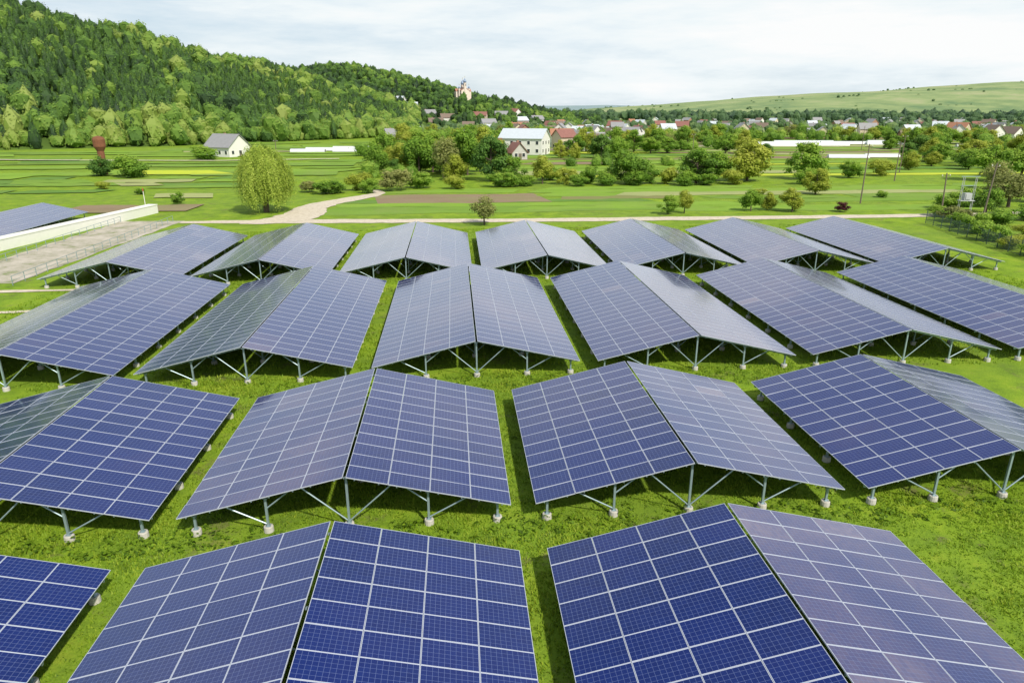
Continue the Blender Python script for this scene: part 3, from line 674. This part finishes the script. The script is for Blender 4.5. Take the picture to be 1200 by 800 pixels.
for i in range(4000):
    s=random.uniform(.12,.97); t=random.uniform(.0,1.12)**.9
    x,y,z=[float(v) for v in HB.at(s,t)]
    if (x-cx)**2+(y-cy)**2<12**2 or not clear(x,y,2): continue
    if abs(x-cx*y/cy)<9 and y<cy and y>cy-40: continue
    if s>.6 and random.random()<.3: continue
    w=random.uniform(4.5,9.5); con=random.random()<.18
    items.append((x,y,z-1.5,w,w*random.uniform(.9,1.4),(.25 if con else .50+.18*nz(x,y,.02))+random.gauss(0,.12),con))
wood("forest",items,M_forest,"softer green wood on the church hill")
items=[]
def belt(x0,y0,x1,y1,n,spread,tint,hs=(5,9)):
    for i in range(n):
        t=random.random(); x=x0+(x1-x0)*t+random.gauss(0,spread); y=y0+(y1-y0)*t+random.gauss(0,spread)
        if not clear(x,y,1.5): continue
        w=random.uniform(*hs); items.append((x,y,-1,w,w*random.uniform(.8,1.3),tint+random.gauss(0,.18),random.random()<.05))
belt(-60,470,60,520,170,22,.65); belt(-20,560,180,620,160,22,.55); belt(40,700,420,760,180,25,.5); belt(200,520,700,620,240,20,.6)
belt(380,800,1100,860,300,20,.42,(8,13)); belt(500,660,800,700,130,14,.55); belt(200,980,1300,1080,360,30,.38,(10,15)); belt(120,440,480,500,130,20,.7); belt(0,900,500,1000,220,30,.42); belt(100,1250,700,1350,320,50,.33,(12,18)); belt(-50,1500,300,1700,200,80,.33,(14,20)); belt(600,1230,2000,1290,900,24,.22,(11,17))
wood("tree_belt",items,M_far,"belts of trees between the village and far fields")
items=[]
belt(260,410,420,440,70,10,.6); belt(0,400,200,430,80,14,.6); belt(-50,350,-20,420,50,12,.6); belt(-40,260,-12,300,40,9,.55,(5,8)); belt(30,300,90,312,26,6,.55,(4,7)); belt(215,310,330,345,55,12,.55,(4,8)); belt(20,215,50,220,12,3,.6,(3,5)); belt(15,365,200,395,60,7,.6,(4,7)); belt(-38,176,-20,182,10,3,.6,(3,5))
wood("tree_belt",items,M_near,"bright green hedges and garden trees around the village",True)
items=[]
for i in range(420):
    s=random.uniform(.1,.95); r=random.random()
    t=1.0+random.gauss(0,.01) if r<.5 else (.5+.08*math.sin(s*14)+random.gauss(0,.008) if r<.72 else (.22+random.gauss(0,.012) if r<.85 else random.uniform(.1,1)))
    if r<.5 and math.sin(s*40)<.2: continue
    if .5<r<.85 and math.sin(s*55+2)<.1: continue
    P=HC.at(s,max(0.02,t)); w=random.uniform(5,10); items.append((float(P[0]),float(P[1]),float(P[2])-3,w,w*random.uniform(.6,1),.5+random.gauss(0,.1),0))
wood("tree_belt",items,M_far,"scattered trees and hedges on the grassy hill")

def tufts(n,A,B,hmin,hmax,name,label,wk=1.0):
    a=rng.uniform(*A,n); b_=rng.uniform(*B,n)
    x=a*CS-b_*SN; y=a*SN+b_*CS
    cl=np.sin(x*1.1+2*np.sin(y*.7))*np.cos(y*1.3+np.sin(x*.9))*.6+.6*np.sin(x*.31+1)*np.sin(y*.37); keep=cl+rng.normal(0,.6,n)>-.05
    x,y,cl=x[keep],y[keep],cl[keep]; n=len(x); mb=MB()
    for k in range(4):
        an=rng.uniform(0,6.283,n); h=rng.uniform(hmin,hmax,n)*(1+.4*np.clip(cl,0,1)); w=(.015+.025*rng.random(n))*wk; le=rng.uniform(.3,.9,n)*h
        ox=x+rng.normal(0,.08*wk,n); oy=y+rng.normal(0,.08*wk,n); dx,dy=np.cos(an),np.sin(an)
        V=np.stack([np.stack([ox-dy*w,oy+dx*w,np.zeros(n)],-1),np.stack([ox+dy*w,oy-dx*w,np.zeros(n)],-1),np.stack([ox+dx*le,oy+dy*le,h],-1)],1).reshape(-1,3)
        mb.add(V,np.arange(3*n).reshape(n,3),np.clip(.55+.2*cl+rng.normal(0,.16,n),0,1))
    return put(name,mb.mesh(name,[M_blade]),kind="stuff",label=label,category="grass")
tufts(120000,(-26,28),(13,41),.03,.12,"grass","short uneven meadow grass between the solar arrays")
tufts(70000,(-38,56),(40,98),.06,.2,"grass","taller meadow grass between the long solar arrays",1.3)
mb=MB()
for i in range(800):
    a=random.uniform(-25,28); b_=random.choice([random.uniform(22.8,24.4),random.uniform(38,40.4),random.uniform(24,35)])
    x,y=g2w(a,b_); n=14; r=random.uniform(.1,.35)
    dd=rnd_dir(n); dd[:,2]=abs(dd[:,2]); P=np.array([x,y,0])+dd*np.array([r,r,r*1.1]); nn=dd+np.array([0,0,.8]); nn/=np.linalg.norm(nn,axis=1,keepdims=True)
    leaves(mb,P,nn,rng.uniform(.03,.08,n),np.clip(rng.normal(.3,.15,n),0,1))
put("weeds",mb.mesh("weeds",[M_blade]),kind="stuff",label="low broad leaved weeds around the array legs",category="weeds")

# ------------------------------------------------------------ light, sky, camera
w=bpy.data.worlds.new("World"); scene.world=w; w.use_nodes=True; nt=w.node_tree; bg=nt.nodes['Background']
sky=N(nt,'ShaderNodeTexSky'); sky.sky_type='NISHITA'; sky.sun_disc=False; sky.sun_elevation=math.radians(46); sky.sun_rotation=math.radians(145); sky.air_density=1.0; sky.dust_density=1.0
tc=N(nt,'ShaderNodeTexCoord').outputs['Generated']
q=mapping(nt,tc,(1,1,6),(0,0,.5)); n1=noise(nt,1.5,9,q,.62); n2=noise(nt,.7,3,mapping(nt,tc,(1,1,4)))
zs=N(nt,'ShaderNodeSeparateXYZ'); nt.links.new(tc,zs.inputs[0])
f=ramp(nt,mathn(nt,'ADD',mathn(nt,'MULTIPLY',n1,.65),mathn(nt,'MULTIPLY',n2,.35)),[(.38,(.6,.6,.6)),(.56,(1,1,1))]).outputs[0]
zf=ramp(nt,zs.outputs[2],[(.42,(1,1,1)),(.75,(.4,.4,.4))]).outputs[0]
cl=ramp(nt,n1,[(.36,(5.6,7.0,8.2)),(.47,(7.1,8.1,8.8)),(.56,(8.4,9.0,9.2)),(.64,(9.3,9.4,9.4))]).outputs[0]
c=mixc(nt,mathn(nt,'MULTIPLY',f,zf),sky.outputs[0],cl); nt.links.new(c,bg.inputs[0]); bg.inputs[1].default_value=.105
sd=bpy.data.lights.new("sun",'SUN'); sd.energy=4.6; sd.angle=math.radians(2); sd.color=(1,.93,.80)
so=bpy.data.objects.new("sun",sd); COL.objects.link(so); so.rotation_euler=(math.radians(44),0,math.radians(35)); so.location=(20,-20,60)
cam=bpy.data.cameras.new("camera"); co=bpy.data.objects.new("camera",cam); COL.objects.link(co)
co.location=(0,0,16); co.rotation_euler=(math.radians(90-18.65),0,0); cam.lens=24; cam.sensor_width=36; cam.clip_end=20000; cam.clip_start=.1
scene.camera=co
scene.view_settings.view_transform='Standard'; scene.view_settings.look='None'; scene.view_settings.exposure=0
